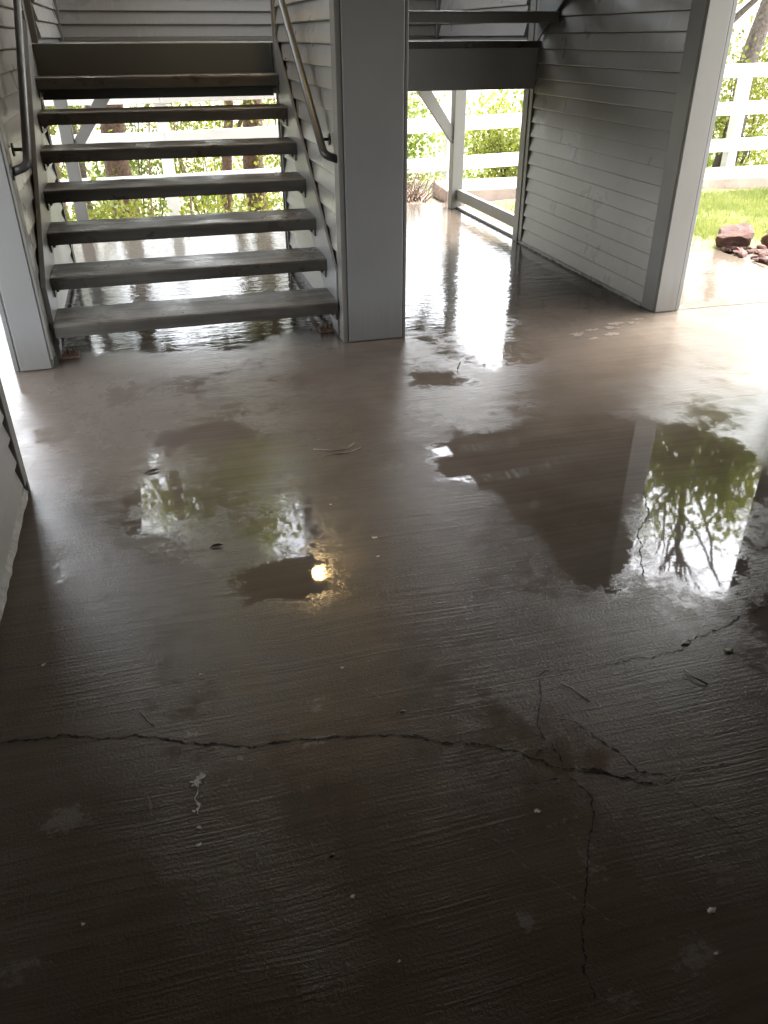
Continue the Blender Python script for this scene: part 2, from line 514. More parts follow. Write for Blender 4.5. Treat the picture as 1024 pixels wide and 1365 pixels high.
# planting bed between the back of the slab and the fence: low uneven soil
def sheet(name, x0, x1, y0, y1, nx, ny, zf, mat, kind='structure'):
    V = [(x0 + (x1 - x0) * i / nx, y0 + (y1 - y0) * j / ny, 0) for i in range(nx + 1) for j in range(ny + 1)]
    V = [(x, y, zf(x, y)) for x, y, _ in V]
    F = [(i * (ny + 1) + j, (i + 1) * (ny + 1) + j, (i + 1) * (ny + 1) + j + 1, i * (ny + 1) + j + 1) for i in range(nx) for j in range(ny)]
    o = mesh_obj(name, V, F, mat, smooth=True)
    return tag(o, kind=kind)
sheet('soil_bed', -6, 3.05, 8.31, 12.6, 60, 30, lambda x, y: terr(x, y) + .03 + .025 * math.sin(x * 5 + y * 3) * math.sin(y * 7 - x), M['soil'])
sheet('lawn', 3.16, 16, 5.62, 8.3, 60, 20, lambda x, y: -.02 + .02 * math.sin(x * 3.1 + y) * math.cos(y * 2.3), M['lawn'])
sheet('gravel_bed', 4.41, 9, 2.0, 5.95, 60, 40, lambda x, y: -.015 + .02 * math.sin(x * 9) * math.sin(y * 8 + x) + (.0 if y < 5.6 else -.03), M['gravel'])
# raised walk along the fence, with kerb face
kv = [(3.05, 8.42), (16, 7.95), (16, 9.05), (3.12, 9.08)]
V = [(x, y, -.06) for x, y in kv] + [(x, y, .1) for x, y in kv]
bevel(tag(mesh_obj('sidewalk', V, BF, M['kerb']), kind='structure'), .015, 3)

# joint line and cracks: parts of the floor
def ribbon(name, pts, wid, mat, parent, z=0.0015, rag=0.0030, step=0.006, ends=True):
    P = [Vector((p[0], p[1], 0)) for p in pts]
    line = []
    for a, b in zip(P[:-1], P[1:]):
        n = max(1, int((b - a).length / step))
        for k in range(n):
            line.append(a.lerp(b, k / n))
    line.append(P[-1])
    V, F = [], []
    n = len(line)
    drift = 0
    zig = 0
    for i, p in enumerate(line):
        t = (line[min(n - 1, i + 1)] - line[max(0, i - 1)]).normalized()
        s = Vector((-t.y, t.x, 0))
        drift = drift * .86 + random.uniform(-1, 1) * rag
        if i % 3 == 0:
            zig = random.uniform(-1, 1) * rag * 1.1
        ww = wid * random.choice((.2, .4, .6, .8, 1.0, 1.0, 1.5, 2.2))
        if ends:
            ww *= min(1, (i + .4) / 4, (n - 1 - i + .4) / 4)
        c = p + s * (drift + zig)
        V += [tuple(c + s * ww * .5)[:2] + (z,), tuple(c - s * ww * .5)[:2] + (z,)]
    F = [(2 * i, 2 * i + 1, 2 * i + 3, 2 * i + 2) for i in range(n - 1)]
    return mesh_obj(name, V, F, mat, parent)

CR = [([(-0.62, 1.60), (-0.546, 1.589), (-0.475, 1.579), (-0.386, 1.573), (-0.313, 1.54), (-0.222, 1.521), (-0.16, 1.485), (-0.07, 1.448), (-0.008, 1.431), (0.044, 1.4), (0.09, 1.4), (0.174, 1.394), (0.248, 1.382), (0.358, 1.359), (0.447, 1.33), (0.481, 1.31), (0.531, 1.284), (0.6, 1.258), (0.662, 1.216), (0.698, 1.184), (0.731, 1.151), (0.76, 1.129), (0.826, 1.104), (0.885, 1.068), (0.928, 1.04), (0.956, 1.021)], .0038, 'crack'),
      ([(0.832, 1.428), (0.796, 1.344), (0.764, 1.272), (0.763, 1.196), (0.765, 1.159), (0.761, 1.131)], .0028, 'crack'),
      ([(0.836, 1.436), (0.867, 1.458), (0.907, 1.447), (0.944, 1.443)], .0032, 'crack'),
      ([(1.021, 1.425), (1.12, 1.433), (1.186, 1.425), (1.276, 1.433), (1.359, 1.465), (1.458, 1.48), (1.535, 1.514), (1.662, 1.544)], .0028, 'crack'),
      ([(0.807, 1.287), (0.853, 1.266), (0.89, 1.186), (0.922, 1.115), (0.931, 1.078), (0.99, 1.043)], .0032, 'crack'),
      ([(0.956, 1.021), (1.026, 1.038), (1.101, 1.043), (1.158, 1.034)], .0028, 'crack'),
      ([(0.956, 1.021), (0.995, 0.961), (1.03, 0.899), (1.058, 0.833)], .0024, 'crack'),
      ([(0.759, 1.12), (0.768, 1.088), (0.782, 1.04), (0.77, 1.001), (0.736, 0.96), (0.693, 0.895), (0.649, 0.819), (0.6, 0.737), (0.577, 0.684), (0.569, 0.631)], .0028, 'crack'),
      ([(0.748, 1.105), (0.693, 1.111), (0.654, 1.108)], .0024, 'crack'),
      ([(0.443, 1.333), (0.47, 1.322), (0.481, 1.305)], .008, 'crack'),
      ([(0.80, 1.121), (0.835, 1.102), (0.86, 1.088)], .009, 'crack'),
      ([(0.828, 1.43), (0.838, 1.44)], .008, 'crack'),
      ([(0.70, 1.185), (0.728, 1.20), (0.745, 1.19), (0.755, 1.16)], .003, 'crack'),
      ([(0.52, 1.009), (0.557, 0.933), (0.607, 0.856), (0.658, 0.792), (0.702, 0.737)], .0026, 'crackpale'),
      ([(0.363, 1.535), (0.407, 1.465), (0.444, 1.418)], .003, 'crackpale'),
      ([(1.68, 2.28), (1.60, 2.12), (1.50, 2.02), (1.42, 1.88), (1.36, 1.76)], .0032, 'crack')]
for pts, wd, mt in CR:
    ribbon('crack', pts, wd, M[mt], floor)
ribbon('slab_joint', [(3.13, 4.285), (3.6, 4.275), (4.0, 4.268), (4.4, 4.26)], .009, M['crack'], floor, rag=.0006, ends=False)

# ------------------------------------------------------------------ siding walls
EXP = 0.10
_bm = {}
def board_mesh(L, face):
    """lap board of length L; face '+x','-x' runs along +Y, '+y','-y' runs along +X"""
    key = (round(L, 3), face)
    if key in _bm:
        return _bm[key]
    prof = [(0, 0.001), (.020, 0.001), (.022, .005), (.0205, .013), (.003, EXP - .004), (0, EXP - .004)]
    s = 1 if face[0] == '+' else -1
    V = []
    for e in (0, L):
        for o_, z in prof:
            V.append((s * o_, e, z) if face[1] == 'x' else (e, s * o_, z))
    n = len(prof)
    F = [tuple(range(n)), tuple(reversed(range(n, 2 * n)))] + [(i, i + n, (i + 1) % n + n, (i + 1) % n) for i in range(n)]
    o = mesh_obj('siding_board', V, F, M['siding'])
    fix_normals(o)
    me = o.data
    bpy.data.objects.remove(o)
    _bm[key] = me
    return me

def siding(parent, face, plane, a0, a1, z0, z1, seams=(), stagger=False):
    """boards on a wall plane between a0..a1; seams = positions of butt joints"""
    z = z0
    row = 0
    while z < z1 - .02:
        if stagger:
            seams = (a0 + (a1 - a0) * random.choice((.3, .45, .6, .72)),) if random.random() < .4 else ()
        cuts = [a0] + [s for s in seams if a0 < s < a1] + [a1]
        for c0, c1 in zip(cuts[:-1], cuts[1:]):
            L = c1 - c0 - (.002 if len(cuts) > 2 else 0)
            me = board_mesh(L, face)
            o = bpy.data.objects.new('siding_board', me)
            j = random.uniform(-.0012, .0012)
            o.location = (plane, c0, z + j) if face[1] == 'x' else (c0, plane, z + j)
            tl = random.uniform(-.0012, .0012)
            o.rotation_euler = (tl, 0, 0) if face[1] == 'x' else (0, tl, 0)
            COL.objects.link(o)
            o.parent = parent
        z += EXP
        row += 1

ROOF_Z = 5.2
CEIL = 2.5
# right stair wall
W = empty('siding_wall', (3.06, 5.3, 0))
def child(o, p):
    o.parent = p
    o.matrix_parent_inverse = p.matrix_world.inverted()
    return o
# empties stay at the world origin of their children: keep simple by placing them at zero offset
def thing(name, label, cat, group=None):
    return tag(empty(name), label, cat, group)
bpy.data.objects.remove(W)

W = thing('siding_wall', 'grey lap siding wall with drip stains, right of the passage', 'wall')
box('wall_core', (2.992, 3.12, 4.40, 6.36, 0, ROOF_Z), M['beam'], W, 0)
box('corner_strip', (2.962, 2.989, 6.302, 6.36, .02, ROOF_Z), M['trim_light'], W)
siding(W, '-x', 2.990, 4.425, 6.300, .02, ROOF_Z, stagger=True)
siding(W, '+x', 3.122, 4.40, 6.36, .02, ROOF_Z)
box('end_trim', (2.955, 3.14, 6.362, 6.46, 0, ROOF_Z), M['trim_light'], W)
cv, n = [], 60
for i in range(n + 1):
    y = 4.43 + (6.36 - 4.43) * i / n
    hh = .016 + random.uniform(-.004, .008); dd = .022 + random.uniform(-.006, .006)
    cv += [(2.984, y, 0), (2.984 - dd, y, .001), (2.984 - dd * .8, y, hh * .7), (2.984, y, hh + .012)]
cf = [(4 * i + k, 4 * i + 4 + k, 4 * i + 5 + k, 4 * i + 1 + k) for i in range(n) for k in range(3)]
mesh_obj('caulk_bead', cv, cf, M['caulk'], W)

P_ = thing('pier', 'tall grey boxed pier at the lawn end of the right wall', 'pier')
box('side_board', (2.966, 2.985, 4.283, 4.424, 0, ROOF_Z), M['trim'], P_)
box('front_board', (2.968, 3.112, 4.262, 4.281, .004, ROOF_Z), M['trim_light'], P_)
box('corner_strip', (3.116, 3.146, 4.268, 4.287, .01, ROOF_Z), M['trim'], P_)
box('pier_core', (2.986, 3.15, 4.284, 4.398, 0, ROOF_Z), M['trim'], P_, 0)

# centre column and centre wall between the flights
C_ = thing('column', 'broad plain grey column at the foot of the stairs, left of the passage', 'column')
box('front_board', (.986, 1.300, 4.252, 4.270, .004, ROOF_Z), M['trim'], C_)
box('corner_strip', (.954, .984, 4.258, 4.36, .0, ROOF_Z), M['trim_light'], C_)
box('corner_strip', (1.302, 1.322, 4.258, 4.36, .0, ROOF_Z), M['trim_light'], C_)
box('column_core', (.986, 1.300, 4.272, 4.36, 0, ROOF_Z), M['trim'], C_, 0)

W = thing('siding_wall', 'grey lap siding wall behind the broad column carrying the curved handrail', 'wall')
box('wall_core', (.986, 1.30, 4.362, 6.10, 0, 4.4), M['beam'], W, 0)
siding(W, '-x', .984, 4.364, 6.06, .07, 4.4)
box('end_trim', (.946, 1.32, 6.102, 6.13, 0, 4.4), M['trim_light'], W)
box('corner_strip', (.955, .983, 6.062, 6.10, 0, 4.4), M['trim_light'], W)

# left pier and left stair wall
P_ = thing('pier', 'grey boxed pier with chipped foot at the left of the stairs', 'pier')
box('front_board', (-.775, -.622, 4.283, 4.30, .004, ROOF_Z), M['trim'], P_)
box('side_strip', (-.808, -.784, 4.295, 4.33, 0, ROOF_Z), M['trim'], P_)
box('side_board', (-.62, -.604, 4.288, 4.40, .05, ROOF_Z), M['trim_light'], P_)
box('pier_core', (-.80, -.621, 4.302, 4.40, 0, ROOF_Z), M['trim'], P_, 0)
W = thing('siding_wall', 'glossy grey lap siding wall at the left side of the stairs', 'wall')
box('wall_core', (-.76, -.632, 4.402, 6.45, 0, ROOF_Z), M['beam'], W, 0)
box('corner_strip', (-.629, -.603, 6.392, 6.45, .02, ROOF_Z), M['trim_light'], W)
siding(W, '+x', -.630, 4.404, 6.39, .05, ROOF_Z, (4.72,))
siding(W, '-x', -.762, 4.402, 6.45, .05, ROOF_Z)
box('end_trim', (-.77, -.60, 6.452, 6.478, 0, ROOF_Z), M['trim_light'], W)

# near walls of the breezeway
W = thing('siding_wall', 'pale siding wall end at the left edge with ragged caulked foot', 'wall')
box('wall_core', (-.80, -.634, -4, 2.915, 0, CEIL), M['beam'], W, 0)
siding(W, '+x', -.632, -4, 2.860, .045, CEIL)
box('end_board', (-.81, -.606, 2.917, 2.95, 0, CEIL), M['trim_light'], W)
box('corner_strip', (-.63, -.604, 2.862, 2.916, .05, CEIL), M['trim_light'], W)
n = 70; cv = []
for i in range(n + 1):
    y = .4 + (2.93 - .4) * i / n
    hh = .012 + random.uniform(-.004, .005); dd = .024 + random.uniform(-.003, .003)
    cv += [(-.632, y, 0), (-.632 + dd, y, .001), (-.632 + dd * .75, y, hh * .6), (-.632, y, hh + .02)]
cf = [(4 * i + k, 4 * i + 1 + k, 4 * i + 5 + k, 4 * i + 4 + k) for i in range(n) for k in range(3)]
mesh_obj('caulk_bead', cv, cf, M['caulk'], W)
W = thing('siding_wall', 'grey siding wall seen only as a dark edge in the right puddle', 'wall')
box('wall_core', (2.984, 3.15, -4, 3.03, 0, CEIL), M['beam'], W, 0)
siding(W, '-x', 2.982, -4, 3.03, .02, CEIL)
box('end_board', (2.962, 3.16, 3.032, 3.06, 0, CEIL), M['trim'], W)
tag(box('back_light_blocker', (-.63, 2.98, -4.1, -4.0, 0, CEIL), M['siding'], None, 0), kind='structure')  # unseen wall, added to shut out light behind the camera

# ceiling over the breezeway, upper floor, roof (structure)
def plank_ceiling(name, x0, x1, y0, y1, z0, z1, pitch=.14):
    o = box(name, (x0, x1, y0, y1, z0 + .02, z1), M['ceiling'], None, 0)
    tag(o, kind='structure')
    y = y0 + .001
    me = None
    while y < y1 - .01:
        L = min(pitch, y1 - y) - .006
        if me is None or L < pitch - .007:
            p = box('ceiling_board', (x0, x1, 0, L, 0, .018), M['ceiling'], None, 0)
            me = p.data
        else:
            p = bpy.data.objects.new('ceiling_board', me); COL.objects.link(p)
        p.location = (0, y, z0 + random.uniform(0, .0015))
        p.parent = o
        y += pitch
    return o
plank_ceiling('ceiling', -2.0, 4.2, -4.1, 4.24, CEIL, CEIL + .38)
plank_ceiling('roof_soffit', -1.9, 4.3, 4.24, 9.8, ROOF_Z, ROOF_Z + .16, .28)
tag(box('roof', (-2.0, 4.4, -4.2, 9.9, ROOF_Z + .18, ROOF_Z + .30), M['roofing'], None, 0), kind='structure')
tag(box('upper_light_blocker', (-2.0, 4.2, 3.9, 4.0, CEIL + .39, ROOF_Z - .003), M['siding'], None, 0), kind='structure')  # unseen wall added above the ceiling to cut light from overhead

# ------------------------------------------------------------------ landing
LZ = 1.47
L_ = thing('stair_landing', 'dark grey wooden landing between the two flights, on posts', 'landing')
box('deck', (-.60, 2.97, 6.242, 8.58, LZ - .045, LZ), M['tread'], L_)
box('front_rim', (-.575, .943, 6.20, 6.24, 1.15, LZ - .002), M['rim'], L_)
box('front_rim', (1.325, 2.952, 6.25, 6.29, 1.155, LZ - .004), M['header'], L_)
box('joint_plate', (.95, 1.32, 6.245, 6.28, 1.16, LZ - .003), M['beam'], L_)
box('rear_rim', (-.60, 3.05, 8.04, 8.08, 1.17, LZ - .046), M['beam'], L_)
for i in range(6):
    y = 6.55 + .27 * i
    box('joist', (-.58, 2.95, y, y + .04, 1.25, LZ - .047), M['beam'], L_, 0)
def lpost(x0, x1, sgn):
    box('post', (x0, x1, 7.93, 8.035, 0, 1.30), M['trim_light'], L_, .005)
    xc = x1 if sgn > 0 else x0
    # knee brace
    a = (xc, .60); b = (xc, .74); c = (xc + sgn * .47, 1.20); d = (xc + sgn * .33, 1.20)
    V = []
    for y in (7.95, 8.02):
        V += [(a[0], y, a[1]), (c[0], y, c[1]), (d[0], y, d[1]), (b[0], y, b[1])]
    o = mesh_obj('knee_brace', V, [(0, 1, 2, 3), (7, 6, 5, 4), (0, 4, 5, 1), (1, 5, 6, 2), (2, 6, 7, 3), (3, 7, 4, 0)], M['trim_light'], L_)
    fix_normals(o)
lpost(-.66, -.555, 1)
lpost(2.93, 3.045, -1)

G_ = thing('guard_wall', 'grey lap siding half wall round the landing, above the stairs', 'guard wall')
siding(G_, '-y', 8.50, -.52, 2.9, LZ + .03, 2.52)
box('wall_core', (-.60, 2.97, 8.502, 8.60, LZ + .001, 2.52), M['beam'], G_, 0)
siding(G_, '+x', -.56, 6.52, 8.46, LZ + .03, 2.52)
box('wall_core', (-.66, -.562, 6.48, 8.50, LZ + .001, 2.52), M['beam'], G_, 0)
siding(G_, '-x', 2.95, 6.47, 8.46, LZ + .03, 2.52)
box('wall_core', (2.952, 3.05, 6.462, 8.50, LZ + .001, 2.52), M['beam'], G_, 0)
box('corner_strip', (-.558, -.52, 8.45, 8.499, LZ + .002, 2.52), M['trim_light'], G_)
box('corner_strip', (2.905, 2.945, 8.45, 8.499, LZ + .002, 2.52), M['trim_light'], G_)
box('base_strip', (-.515, 2.90, 8.474, 8.484, LZ + .001, LZ + .03), M['trim_light'], G_)
box('cap_rail', (-.69, 3.08, 8.44, 8.64, 2.522, 2.56), M['trim'], G_)
box('cap_rail', (-.70, -.52, 6.48, 8.438, 2.522, 2.56), M['trim'], G_)
box('cap_rail', (2.90, 3.10, 6.47, 8.438, 2.522, 2.56), M['trim'], G_)

# low kick rail between the wall end and the passage post
K_ = thing('kick_rail', 'low grey rail from the passage post to the right wall end', 'rail')
box('rail', (2.985, 3.03, 6.47, 7.925, .085, .185), M['trim_light'], K_)
box('shoe', (2.99, 3.06, 6.47, 7.925, .001, .022), M['trim'], K_)

# ------------------------------------------------------------------ stairs
RUN, RISE, TY, TH, TD = .268, .179, 4.33, .068, .315
S_ = thing('staircase', 'open riser staircase of seven wet treads climbing to the landing', 'stairs')
SX0, SX1 = -.575, .943
def tread_mesh(x0, x1):
    # concrete tread with a rounded nosing and slightly worn, uneven front edge
    nseg = 24
    prof = [(TD, -TH), (TD, 0), (.014, 0), (.004, -.004), (0, -.014), (.004, -TH)]
    V, F = [], []
    for i in range(nseg + 1):
        x = x0 + (x1 - x0) * i / nseg
        for k, (y, z) in enumerate(prof):
            jy = random.uniform(-.0015, .0015) if k >= 2 else 0
            jz = random.uniform(-.0012, .0012) if 0 < k < 5 else 0
            V.append((x, y + jy, z + jz))
    n = len(prof)
    for i in range(nseg):
        for k in range(n):
            F.append((i * n + k, i * n + (k + 1) % n, (i + 1) * n + (k + 1) % n, (i + 1) * n + k))
    F += [tuple(reversed(range(n))), tuple(nseg * n + k for k in range(n))]
    return V, F
tm = None
for k in range(1, 8):
    y, z = TY + (k - 1) * RUN, LZ - RISE * (8 - k)
    V, F = tread_mesh(SX0, SX1)
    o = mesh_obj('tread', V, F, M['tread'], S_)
    fix_normals(o)
    o.location = (0, y, z)
    o.rotation_euler = (0, random.uniform(-.001, .001), 0)
    # angle brackets with bolts under both ends
    for s, x in ((1, SX0), (-1, SX1)):
        xa, xb = sorted((x + s * .003, x + s * .045))
        b = box('tread_bracket', (xa, xb, y + .03, y + .29, z - TH - .007, z - TH - .001), M['bolt'], S_, .001)
        xa, xb = sorted((x + s * .001, x + s * .007))
        box('bracket_leaf', (xa, xb, y + .03, y + .29, z - TH - .045, z - TH - .0075), M['bolt'], b, .001)
        for yy in (.05, .25):
            bo = tube('bolt', [(x + s * .022, y + yy, z - TH - .0072), (x + s * .022, y + yy, z - TH - .020)], .008, M['bolt'], b, 6)
# stringer plates against the walls
def stringer(parent, x0, x1, sgn, y0, z0, y1, z1, dep=.29):
    sl = (z1 - z0) / (y1 - y0)
    poly = [(y0, 0.02), (y0, z0), (y1, z1), (y1, z1 - dep - .05), (y0 + (dep + .02 - z0 + .12) / sl * 1.0 + .02, 0.02)]
    o = prism_x('stringer', poly, x0, x1, M['trim'], parent, .002)
    return o
stringer(S_, -.604, -.578, 1, 4.402, .395 - .0, 6.198, 1.60)
stringer(S_, .945, .961, -1, 4.365, .37, 6.06, 1.52)
# rusty base plates and feet
for (x0, x1, y0, y1) in ((-.60, -.49, 4.42, 4.52), (.86, .943, 4.46, 4.55)):
    b = box('base_plate', (x0, x1, y0, y1, .001, .014), M['rust'], S_, .002)
    for q in range(3):
        xx = x0 + .02 + .03 * q
        tube('anchor_bolt', [(xx, (y0 + y1) / 2 + .01 * q, .014), (xx, (y0 + y1) / 2 + .01 * q, .04)], .007, M['rust'], b, 6)

# upper flight, climbing back over the passage
U_ = thing('staircase', 'upper flight of open dark treads over the passage, seen from beneath', 'stairs')
for k in range(1, 8):
    z = LZ + RISE * k
    y1 = 6.24 - (k - 1) * RUN
    V, F = tread_mesh(1.325, 2.955)
    o = mesh_obj('tread', V, F, M['beam'], U_)
    fix_normals(o)
    o.location = (0, y1 - TD + .03, z)
for x0, x1 in ((1.324, 1.345), (2.945, 2.9565)):
    prism_x('stringer', [(6.26, LZ + .004), (6.26, LZ + .26), (4.26, LZ + 1.60), (4.26, LZ + 1.32)], x0, x1, M['beam'], U_)

# ------------------------------------------------------------------ handrails
def fillet(pts, r=.05, n=6):
    P = [Vector(p) for p in pts]
    o = [P[0]]
    for a, b, c in zip(P[:-2], P[1:-1], P[2:]):
        d1 = (a - b); d2 = (c - b)
        rr = min(r, d1.length * .45, d2.length * .45)
        s, e = b + d1.normalized() * rr, b + d2.normalized() * rr
        for k in range(n + 1):
            t = k / n
            o.append(s * (1 - t) ** 2 + b * 2 * t * (1 - t) + e * t * t)
    o.append(P[-1])
    return o
def handrail(label, xr, xw, y0, z0, s):
    H_ = thing('handrail', label, 'handrail')
    top = (xr, y0 + 2.0, z0 + 2.0 * .667)
    pts = fillet([top, (xr, y0, z0), (xw, y0 - .01, z0 - .025)], .075, 8)
    tube('pipe', pts, .0205, M['steel'], H_, 14)
    tube('end_flange', [(xw, y0 - .01, z0 - .025), (xw - s * .006, y0 - .01, z0 - .025)], .036, M['steel'], H_, 14)
    for f in (.17, 1.3):
        yb, zb = y0 + f, z0 + f * .667
        br = tube('rail_bracket', fillet([(xr, yb, zb - .015), (xr, yb - .004, zb - .06), (xw, yb - .004, zb - .06)], .03, 5), .008, M['steel'], H_, 8)
        tube('bracket_rose', [(xw, yb - .004, zb - .06), (xw - s * .008, yb - .004, zb - .06)], .03, M['steel'], br, 12)
handrail('dark steel pipe handrail on the left wall, ending in the pier', -.528, -.603, 4.325, .985, -1)
handrail('dark steel pipe handrail curving into the broad column', .892, .961, 4.31, .985, 1)

# wall lamp on the centre wall, seen in the puddle
Q_ = thing('wall_lamp', 'round warm glowing wall lamp mirrored in the wet floor', 'lamp')
tube('back_plate', [(.958, 5.1, 2.17), (.935, 5.1, 2.17)], .06, M['steel'], Q_, 16)
tube('neck', [(.936, 5.1, 2.20), (.88, 5.1, 2.26), (.88, 5.1, 2.235)], .012, M['steel'], Q_, 8)
gl = []
for i in range(9):
    a = math.pi * i / 8
    gl.append(((.88, 5.1, 2.175 + .058 * math.cos(a)), max(.002, .055 * math.sin(a))))
tube('glass_globe', [g[0] for g in gl], [g[1] for g in gl], M['glow'], Q_, 16)

# ------------------------------------------------------------------ fence
def dz(x):
    return np.interp(x, [-6, 0, 3.2, 4.4, 7.2, 14], [0, 0, .06, .09, .15, .2])
FY = 9.9
F_ = thing('rail_fence', 'white three rail wooden fence behind the stairs and lawn', 'fence')
posts = [-6.3, -3.1, .26, 3.62, 5.6, 7.62, 10.2, 12.8]
for x in posts:
    d = float(dz(x))
    box('post', (x - .065, x + .065, FY - .065, FY + .065, min(-.05, terr(x, FY)), 1.035 + d), M['white'], F_, .008)
for a, b in zip(posts[:-1], posts[1:]):
    for zc in (.10, .535, .965):
        z0, z1 = zc + float(dz(a)), zc + float(dz(b))
        xa, xb = a + .002, b - .002
        hw = .078
        V = [(xa, FY - .092, z0 - hw), (xb, FY - .092, z1 - hw), (xb, FY - .067, z1 - hw), (xa, FY - .067, z0 - hw),
             (xa, FY - .092, z0 + hw), (xb, FY - .092, z1 + hw), (xb, FY - .067, z1 + hw), (xa, FY - .067, z0 + hw)]
        bevel(mesh_obj('rail', V, BF, M['white'], F_), .005)

# ------------------------------------------------------------------ vegetation
def leaves_mesh(name, centers, sig, per, size, mat, parent, flat=.85):
    """clouds of small folded leaves round the given centres -> one mesh"""
    C = np.repeat(np.array(centers), per, axis=0)
    n = len(C)
    S = np.repeat(np.array(sig if hasattr(sig, '__len__') else [sig] * len(centers)), per)
    p = C + rng.normal(size=(n, 3)) * S[:, None] * np.array([1, 1, flat])
    d = rng.normal(size=(n, 3)); d[:, 2] -= .35
    d /= np.linalg.norm(d, axis=1)[:, None]
    u = np.cross(d, rng.normal(size=(n, 3))); u /= np.linalg.norm(u, axis=1)[:, None]
    L = size * rng.uniform(.6, 1.35, n)[:, None]
    nn = np.cross(d, u)
    v0 = p; v1 = p + d * L * .45 + u * L * .33 + nn * L * .08
    v2 = p + d * L; v3 = p + d * L * .45 - u * L * .33 + nn * L * .08
    V = np.stack([v0, v1, v2, v3], 1).reshape(-1, 3)
    me = bpy.data.meshes.new(name)
    me.vertices.add(len(V)); me.vertices.foreach_set('co', V.ravel())
    tri = (np.arange(n)[:, None] * 4 + np.array([0, 1, 2, 0, 2, 3])[None]).astype(np.int32)
    me.loops.add(tri.size); me.loops.foreach_set('vertex_index', tri.ravel())
    me.polygons.add(2 * n)
    me.polygons.foreach_set('loop_start', np.arange(0, tri.size, 3, dtype=np.int32))
    me.polygons.foreach_set('loop_total', np.full(2 * n, 3, dtype=np.int32))
    me.update(calc_edges=True)
    me.materials.append(mat)
    o = bpy.data.objects.new(name, me)
    COL.objects.link(o)
    o.parent = parent
    return o

def wander(a, b, n, amt):
    a, b = Vector(a), Vector(b)
    P = []
    for i in range(n + 1):
        t = i / n
        j = Vector((random.uniform(-1, 1), random.uniform(-1, 1), random.uniform(-.4, .4))) * amt * math.sin(math.pi * min(1, t * 1.2 + .1))
        P.append(a.lerp(b, t) + j)
    return P

def multi_tubes(name, paths, mat, parent, seg=6):
    V, F = [], []
    for pts, rad in paths:
        v, f = tube_vf(pts, rad, seg, len(V))
        V += v; F += f
    return mesh_obj(name, V, F, mat, parent, smooth=True)

def tree(name, label, cat, x, y, z, h, rt, crown_r, crown_z, nclump, per, size, leaf, bark, lean=(0, 0), nbr=9, group=None, low=None, bare=0):
    T = tag(empty(name), label, cat, group)
    dzt = z - terr(x, y)
    z -= dzt; h += dzt; crown_z += dzt
    top = (x + lean[0], y + lean[1], z + h * .72)
    tp = wander((x, y, z), top, 9, rt * .35)
    rr = [rt * (1.25 if i == 0 else 1 - .72 * i / 9) for i in range(10)]
    multi_tubes('trunk', [(tp, rr)], bark, T, 10)
    cc = Vector((x + lean[0] * .9, y + lean[1] * .9, z + crown_z))
    ends, paths = [], []
    for k in range(nbr):
        i = random.randint(3, 8)
        a = tp[i]
        an = random.uniform(0, 2 * math.pi)
        rr_ = crown_r * random.uniform(.6, 1.0)
        e = cc + Vector((math.cos(an) * rr_, math.sin(an) * rr_, random.uniform(-.5, .8) * crown_r * .9))
        bp = wander(a, e, 6, .10 * crown_r)
        r0 = rr[i] * .5
        paths.append((bp, [max(.006, r0 * (1 - .85 * q / 6)) for q in range(7)]))
        ends += [bp[3], bp[4], bp[5], bp[6]]
        for q in range(3):
            s = bp[random.randint(2, 5)]
            e2 = s + Vector((random.uniform(-1, 1), random.uniform(-1, 1), random.uniform(-.5, .8))) * crown_r * .4
            b2 = wander(s, e2, 4, .04 * crown_r)
            paths.append((b2, [max(.004, r0 * .35 * (1 - .8 * w_ / 4)) for w_ in range(5)]))
            ends += [b2[2], b2[4]]
    for k in range(bare):                      # leafless top growth
        a = tp[random.randint(6, 9)]
        e = a + Vector((random.uniform(-1, 1), random.uniform(-1, 1), random.uniform(1.2, 2.6))) * crown_r * .8
        b1 = wander(a, e, 6, .08 * crown_r)
        paths.append((b1, [max(.006, .035 * (1 - .85 * q / 6)) for q in range(7)]))
        for q in range(4):
            s = b1[random.randint(2, 5)]
            e2 = s + Vector((random.uniform(-.6, .6), random.uniform(-.6, .6), random.uniform(.3, .9)))
            paths.append((wander(s, e2, 4, .06), [max(.004, .014 * (1 - .8 * w_ / 4)) for w_ in range(5)]))
    multi_tubes('branches', paths, bark, T, 6)
    cs, sg = [], []
    for k in range(nclump):
        e = random.choice(ends)
        cs.append(tuple(e + Vector((random.gauss(0, 1), random.gauss(0, 1), random.gauss(0, 1))) * crown_r * .13))
        sg.append(random.uniform(.07, .17) * crown_r)
    if low:
        for _ in range(low[0]):
            cs.append((x + random.uniform(-1, 1) * low[1], y + random.uniform(-1, 1) * low[1] * .7, z + random.uniform(low[2], low[3])))
            sg.append(random.uniform(.1, .25))
    leaves_mesh('crown', cs, sg, per, size, leaf, T)
    return T

